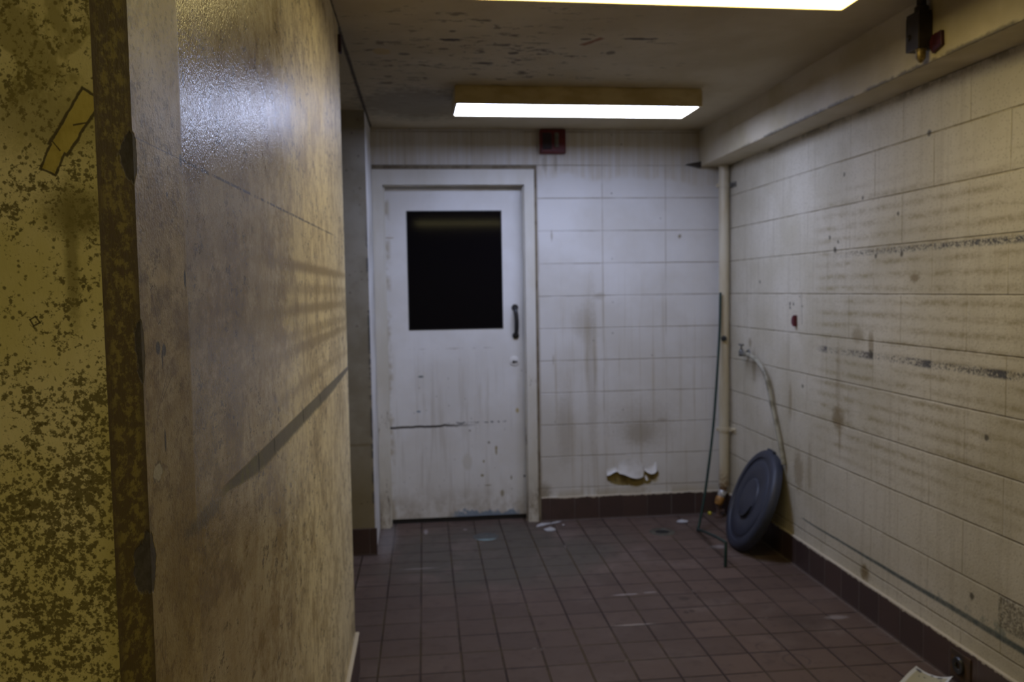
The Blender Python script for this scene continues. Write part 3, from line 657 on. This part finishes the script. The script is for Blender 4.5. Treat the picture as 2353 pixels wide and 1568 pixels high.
new_obj('valve_body', lathe(bmesh.new(), [(0, .038), (.022, .038), (.028, .048), (.029, .075), (.024, .094), (0, .094)], o_, d_, 20), M_brass, pp, True)
bm = bmesh.new(); lathe(bm, [(0, 0), (.026, 0), (.026, .012), (.017, .016), (.015, .060), (.019, .066), (.019, .078), (0, .078)], (px-.040, py-.012, 0), n=18)
lathe(bm, [(0, 0), (.010, 0), (.010, .034), (0, .034)], (px-.038, py-.014, .04), (1, -.2, .1), 12)
new_obj('outlet_stub', bm, simple('rusted_outlet', (.13, .075, .06), (.07, .045, .04), .8, scale=70), pp, True)

M_cord = simple('dark_green_rubber', (.012, .042, .036), (.008, .026, .030), .4, scale=40)
bm = bmesh.new()
A = (1.604, 4.68, .010)
up_pts = spline([(1.838, 4.928, 1.43), (1.832, 4.925, 1.20), (1.806, 4.895, .95), (1.755, 4.83, .60), (1.683, 4.75, .27), (1.628, 4.70, .07), A], 8)
tube(bm, up_pts+[Vector(p) for p in spline([A, (1.590, 4.52, .045), (1.562, 4.25, .098), (1.542, 4.055, .128)], 6)][1:]+[Vector((1.538, 4.046, .10)), Vector((1.536, 4.046, .001))], .0078, 12)
tag(centre(new_obj('garden_cord', bm, M_cord, smooth=True)), 'thin dark green cord hanging beside the cream pipe and bending on the floor', 'cord')

# tap and hose on the right wall
tap = empty('wall_tap', (XR, 4.68, 1.06), 'small corroded metal tap on the right wall feeding the grey hose', 'tap')
M_tap = simple('corroded_tap_metal', (.22, .22, .21), (.10, .095, .085), .5, .6, scale=90)
new_obj('wall_flange', lathe(bmesh.new(), [(0, -.008), (.020, -.008), (.026, -.002), (.026, 0), (0, 0)], (XR, 4.68, 1.065), (1, 0, 0), 24), M_tap, tap, True)
bm = bmesh.new(); tube(bm, [(XR-.004, 4.68, 1.065), (XR-.050, 4.68, 1.065)], .011, 14); tube(bm, spline([(XR-.044, 4.68, 1.068), (XR-.052, 4.655, 1.070), (XR-.052, 4.61, 1.067)], 6), .012, 14)
lathe(bm, [(0, -.014), (.015, -.014), (.015, .016), (.009, .024), (.009, .030), (0, .030)], (XR-.046, 4.68, 1.065), (0, 0, 1), 18)
new_obj('tap_body', bm, M_tap, tap, True)
bm = bmesh.new(); tube(bm, [(XR-.046, 4.68, 1.092), (XR-.046, 4.68, 1.118)], .005, 10); bx(bm, XR-.053, XR-.039, 4.650, 4.712, 1.114, 1.124, bevel=.003)
new_obj('tap_handle', bm, M_tap, tap)
bm = bmesh.new()
hp = spline([(XR-.052, 4.612, 1.067), (XR-.052, 4.545, 1.068), (XR-.046, 4.44, 1.040), (XR-.034, 4.345, .955), (XR-.025, 4.285, .80), (XR-.018, 4.205, .62), (XR-.0165, 4.160, .505)], 9)
tube(bm, hp, .0125, 14)
tag(centre(new_obj('water_hose', bm, simple('grey_beige_hose', (.34, .32, .25), (.16, .145, .10), .5, scale=16), smooth=True)), 'grey beige hose arching from the wall tap down behind the grey lid', 'hose')

# bin lid leaning on the right wall
c0 = Vector((1.789, 4.356, .277)); nrm = Vector((-.9238, .0977, .3701)).normalized(); rr = .294
M_lid = simple('blue_grey_plastic', (.032, .037, .060), (.026, .030, .049), .5, scale=8)
lid = empty('bin_lid', (1.70, 4.356, 0), 'round blue grey plastic bin lid leaning against the right wall', 'lid')
prof = [(0, .008), (.095, .008), (.110, .006), (.118, -.002), (.128, -.002), (.140, .004), (.205, .002), (.222, -.004), (.230, -.014), (.236, -.014), (.243, .002), (.262, .004), (.280, .0), (.290, -.010), (.294, -.026), (.294, -.046), (.288, -.046), (.286, -.018), (.272, -.006), (0, -.006)]
bm = bmesh.new(); lathe(bm, prof, c0+nrm*.0, nrm, 72); new_obj('lid_disc', bm, M_lid, lid, True)
uu = Vector((0, 0, 1)).cross(nrm).normalized(); vv = nrm.cross(uu)
bm = bmesh.new()                                        # arc-shaped recess ridge seen on the face
arc = [c0+nrm*.010+(uu*math.cos(a)+vv*math.sin(a))*.105 for a in [math.radians(-115+k*6.5) for k in range(17)]]
tube(bm, arc, lambda t: .003+.004*math.sin(math.pi*t), 8); new_obj('grip_ridge', bm, simple('dark_blue_plastic', (.012, .014, .022), None, .5), lid, True)
for s_ in (-1, 1):                                      # the two lugs on the rim
    a0 = math.radians(90 if s_ > 0 else -90); bm = bmesh.new(); ring = []
    P = []
    for k in range(9):
        a = a0+math.radians(-10+20*k/8); P.append((a, .312-.004*abs(k-4)/4))
    inner = [c0+nrm*-.012+(uu*math.cos(a)+vv*math.sin(a))*.288 for a, _ in P]; outer = [c0+nrm*-.012+(uu*math.cos(a)+vv*math.sin(a))*.302 for a, _ in P]
    prism(bm, inner+outer[::-1], nrm*-.018)
    if s_ > 0: new_obj('rim_lug', bm, M_lid, lid)
    else: bm.free()

# red caps and the box under the soffit
def half_disc(name, c, r, th, label, flat=(0, -1, 0)):
    f = Vector(flat); s_ = Vector((0, 0, 1)); P = [Vector(c)+(-f*math.cos(a)+s_*math.sin(a))*r for a in [math.radians(-90+180*k/16) for k in range(17)]]
    bm = bmesh.new(); prism(bm, [p for p in P], (-th, 0, 0))
    bmesh.ops.bevel(bm, geom=bm.edges[:], offset=.002, segments=1, affect='EDGES')
    return tag(centre(new_obj(name, bm, M_red, smooth=False)), label, 'red cap')
q = Mat('dark_red_plastic'); M_dred = q.out(q.mix((.055, .004, .010), (.035, .003, .006), q.noise(30, 3).sm(.4, .6)), .45)
a_ = half_disc('plastic_cap', (XR, 4.045, 1.283), .030, .020, 'small dark red half round cap stuck on the right wall'); a_.data.materials[0] = simple('wall_cap_red', (.12, .012, .025), None, .45)  # plain red plastic cap on the wall, its use unknown
bm = bmesh.new(); P = [(1.744, 2.606, 2.308), (1.744, 2.603, 2.258), (1.744, 2.652, 2.243), (1.744, 2.664, 2.262), (1.744, 2.667, 2.285), (1.744, 2.655, 2.304), (1.744, 2.640, 2.306)]
prism(bm, P, (-.014, 0, 0)); bmesh.ops.bevel(bm, geom=bm.edges[:], offset=.0015, segments=1, affect='EDGES')
tag(centre(new_obj('red_tab', bm, M_dred)), 'dark red plastic tab on the soffit beside the hanging box', 'tab')
M_jb = simple('dark_brown_metal', (.040, .030, .024), (.028, .020, .017), .45, .3, scale=20)
jb = empty('junction_box', (1.70, 2.70, ZC), 'dark metal box with a brass nozzle hanging by the soffit, top right', 'junction box')
bm = bmesh.new(); x0, x1, ya, yb_ = 1.692, 1.742, 2.668, 2.745
bx(bm, x0, x1, ya, yb_, 2.268, 2.385, bevel=.003)
prism(bm, [(x0+.002, ya+.002, 2.384), (x1-.002, ya+.002, 2.384), (x1-.002, yb_-.002, 2.384), (x0+.002, yb_-.002, 2.384)], (0, 0, .010))
new_obj('box_body', bm, M_jb, jb)
new_obj('conduit', lathe(bmesh.new(), [(0, 0), (.023, 0), (.023, .018), (.016, .024), (.016, .075-.016), (0, .075-.016)], (1.716, 2.692, 2.391), n=22), M_jb, jb, True)
new_obj('knockout_plug', lathe(bmesh.new(), [(0, -.008), (.009, -.006), (.011, 0), (0, 0)], (x0, 2.725, 2.315), (1, 0, 0), 16), M_jb, jb, True)
new_obj('brass_nozzle', lathe(bmesh.new(), [(0, -.046), (.006, -.044), (.012, -.036), (.016, -.030), (.016, -.006), (.018, -.004), (.018, 0), (0, 0)], (1.716, 2.692, 2.268), n=22), simple('old_brass', (.24, .17, .06), (.12, .08, .03), .4, .5, scale=70), jb, True)
bm = bmesh.new(); prism(bm, [(1.655, YB, 2.236), (1.744, YB, 2.252), (1.744, YB, 2.214), (1.700, YB, 2.226)], (0, -.05, 0))
tag(centre(new_obj('wall_bracket', bm, M_jb)), 'small dark pointed bracket at the far end of the soffit', 'bracket')
bm = bmesh.new(); bx(bm, XL, XL+.012, 3.095, 3.125, 2.345, 2.410, bevel=.003)
tag(centre(new_obj('wall_clip', bm, simple('purple_black_plastic', (.035, .012, .025), None, .5))), 'small dark clip at the top of the near left wall', 'clip')
ft = empty('base_outlet', (XR-.014, 2.69, .04), 'dark round outlet on a rusty plate set in the right baseboard tile', 'outlet')
new_obj('rusty_plate', bx(bmesh.new(), XR-.019, XR-.014, 2.635, 2.745, .022, .126, bevel=.002), simple('rust_brown_plate', (.085, .045, .018), (.045, .028, .02), .7, scale=25), ft)
new_obj('outlet_ring', lathe(bmesh.new(), [(.012, -.006), (.016, -.009), (.028, -.009), (.032, -.004), (.032, 0), (.012, 0), (.012, -.006)], (XR-.019, 2.695, .078), (1, 0, 0), 28), M_black, ft, True)

# ------------------------------------------------------------------ floor things
dr = empty('floor_drain', (1.392, 4.703, 0), 'round floor drain with a dark hole, in the floor before the back wall', 'floor drain')
M_dr = simple('drain_bronze', (.14, .13, .10), (.07, .06, .05), .5, .4, scale=60)
new_obj('drain_ring', lathe(bmesh.new(), [(.042, .0008), (.046, .004), (.072, .004), (.078, .0008)], (1.392, 4.703, 0), n=48), M_dr, dr, True)
new_obj('drain_hole', lathe(bmesh.new(), [(0, .0010), (.043, .0010), (.043, .0004), (0, .0004)], (1.392, 4.703, 0), n=40), M_gap, dr)
bm = bmesh.new()
for k in range(-2, 3):
    h_ = math.sqrt(.043**2-(k*.015)**2); bx(bm, 1.392+k*.015-.002, 1.392+k*.015+.002, 4.703-h_, 4.703+h_, .0012, .003)
new_obj('drain_grate', bm, M_gap, dr)
co = empty('cleanout_cover', (.335, 4.776, 0), 'flush round metal cover in the floor in front of the white door', 'floor cover')
q = Mat('worn_cover_metal'); tl = ((q.y-4.776)*-1).sm(.035, .065)*q.noise(12, 3).sm(.35, .6)
M_co = q.out(q.mix(q.mix((.075, .08, .08), (.055, .058, .06), q.noise(30, 3).sm(.4, .6)), (.20, .30, .31), tl), .45, q.noise(60, 2), .0003)
new_obj('cover_plate', lathe(bmesh.new(), [(0, .002), (.066, .002), (.068, .0015), (.074, .0022), (.077, .0004), (0, .0004)], (.335, 4.776, 0), n=48), M_co, co, True)
new_obj('cover_screw', lathe(bmesh.new(), [(0, .004), (.005, .004), (.006, .002), (0, .002)], (.335, 4.776, 0), n=12), M_dr, co)
M_flake = simple('fallen_paint', (.80, .80, .82), (.70, .69, .68), .5, scale=40)
def flake(pts, label, mat=M_flake, h=.006):
    cx = sum(p[0] for p in pts)/len(pts); cy = sum(p[1] for p in pts)/len(pts); bm = bmesh.new(); n = len(pts)
    top = [bm.verts.new((x, y, .0025+h*random.random())) for x, y in pts]; c = bm.verts.new((cx, cy, .002)); mid = [bm.verts.new(((x+cx)/2, (y+cy)/2, .001+h*.3*random.random())) for x, y in pts]
    for i in range(n):
        k = (i+1) % n; bm.faces.new((top[i], top[k], mid[k], mid[i])); bm.faces.new((mid[i], mid[k], c))
    bmesh.ops.solidify(bm, geom=bm.faces[:], thickness=.0012)
    o = centre(new_obj('paint_flake', bm, mat)); return tag(o, label, 'paint flake', 'paint flakes fallen on the tiles')
flake([(.655, 4.905), (.668, 4.955), (.70, 4.985), (.76, 4.990), (.80, 5.010), (.836, 5.012), (.800, 4.985), (.76, 4.962), (.715, 4.955), (.69, 4.925)], 'longest white paint flake lying by the corner of the door frame')
flake([(.692, 4.845), (.705, 4.875), (.74, 4.890), (.764, 4.868), (.768, 4.835), (.74, 4.815), (.705, 4.818)], 'oval white paint flake just in front of the longest one')
flake([(1.535, 4.880), (1.555, 4.915), (1.585, 4.925), (1.615, 4.895), (1.600, 4.862), (1.56, 4.852)], 'pale paint flake on the floor between the drain and the pipe')
flake([(.822, 4.925), (.826, 4.942), (.836, 4.940), (.838, 4.926), (.830, 4.920)], 'tiny paint crumb right of the oval flake', h=.003)
tag(centre(new_obj('yellow_cap', lathe(bmesh.new(), [(0, .018), (.008, .017), (.012, .012), (.012, .002), (.010, 0), (0, 0)], (1.803, 5.025, .001), n=18), simple('yellow_plastic', (.60, .52, .02), None, .4), smooth=True)), 'tiny yellow cap on the floor beside the pipe foot', 'cap')
# soiled sheet of label card at the lower right
q = Mat('soiled_card', 'object'); j = q.noise(60, 4, .7)
def card():
    u, v = q.x, q.y
    ins = u.sm(.010, .014)*u.sm(.118, .114)*v.sm(.012, .018)
    c = q.mix((.66, .67, .70), (.46, .43, .31), ins)
    for a, b, r_ in [(.016, .018, .010), (.060, .012, .006), (.088, .016, .009), (.10, .04, .004), (.045, .045, .004), (.03, .055, .003)]:
        c = q.mix(c, (.03, .03, .07), q.blob(u, v, a, b, r_, r_*.8, j, .6, .5)*.9)
    c = q.mix(c, (.12, .12, .08), q.noise(130, 3, .8).sm(.64, .68)*ins*.7)
    return q.out(c, .55, j, .0004)
M_card = card(); M_blue = simple('blue_card_back', (.02, .02, .22), None, .5)
e1 = Vector((.61, -.79, 0)); e2 = Vector((-.80, -.60, 0)); e2 = (e2-e1*e2.dot(e1)).normalized()
paper = empty('label_card', (1.803, 2.800, 0), 'soiled white label card lying on the floor tiles at the lower right', 'card')
def sheet(off, th):
    bm = bmesh.new(); g = []; nu, nv = 12, 20
    for a in range(nu+1):
        r = []
        for b in range(nv+1):
            u, v = .128*a/nu, .26*b/nv
            z = .012+.020*((2*a/nu-1)**2)*(1-b/nv*.6)+.010*math.sin(b/nv*5+a/nu*2)*.4+off
            r.append(bm.verts.new((u, v, z)))
        g.append(r)
    for a in range(nu):
        for b in range(nv): bm.faces.new((g[a][b], g[a+1][b], g[a+1][b+1], g[a][b+1]))
    bmesh.ops.recalc_face_normals(bm, faces=bm.faces); bmesh.ops.solidify(bm, geom=bm.faces[:], thickness=th); return bm
mw = Matrix((e1, e2, Vector((0, 0, 1)))).transposed().to_4x4(); mw.translation = paper.location
for nm, off, mt in (('card_face', .002, M_card), ('card_backing', -.0005, M_blue)):
    bm = sheet(off, .0012); me = bpy.data.meshes.new(nm); bm.to_mesh(me); bm.free(); me.materials.append(mt)
    o = bpy.data.objects.new(nm, me); COL.objects.link(o); bpy.context.view_layer.update(); o.parent = paper; o.matrix_parent_inverse = paper.matrix_world.inverted(); o.matrix_world = mw
bpy.context.view_layer.update()
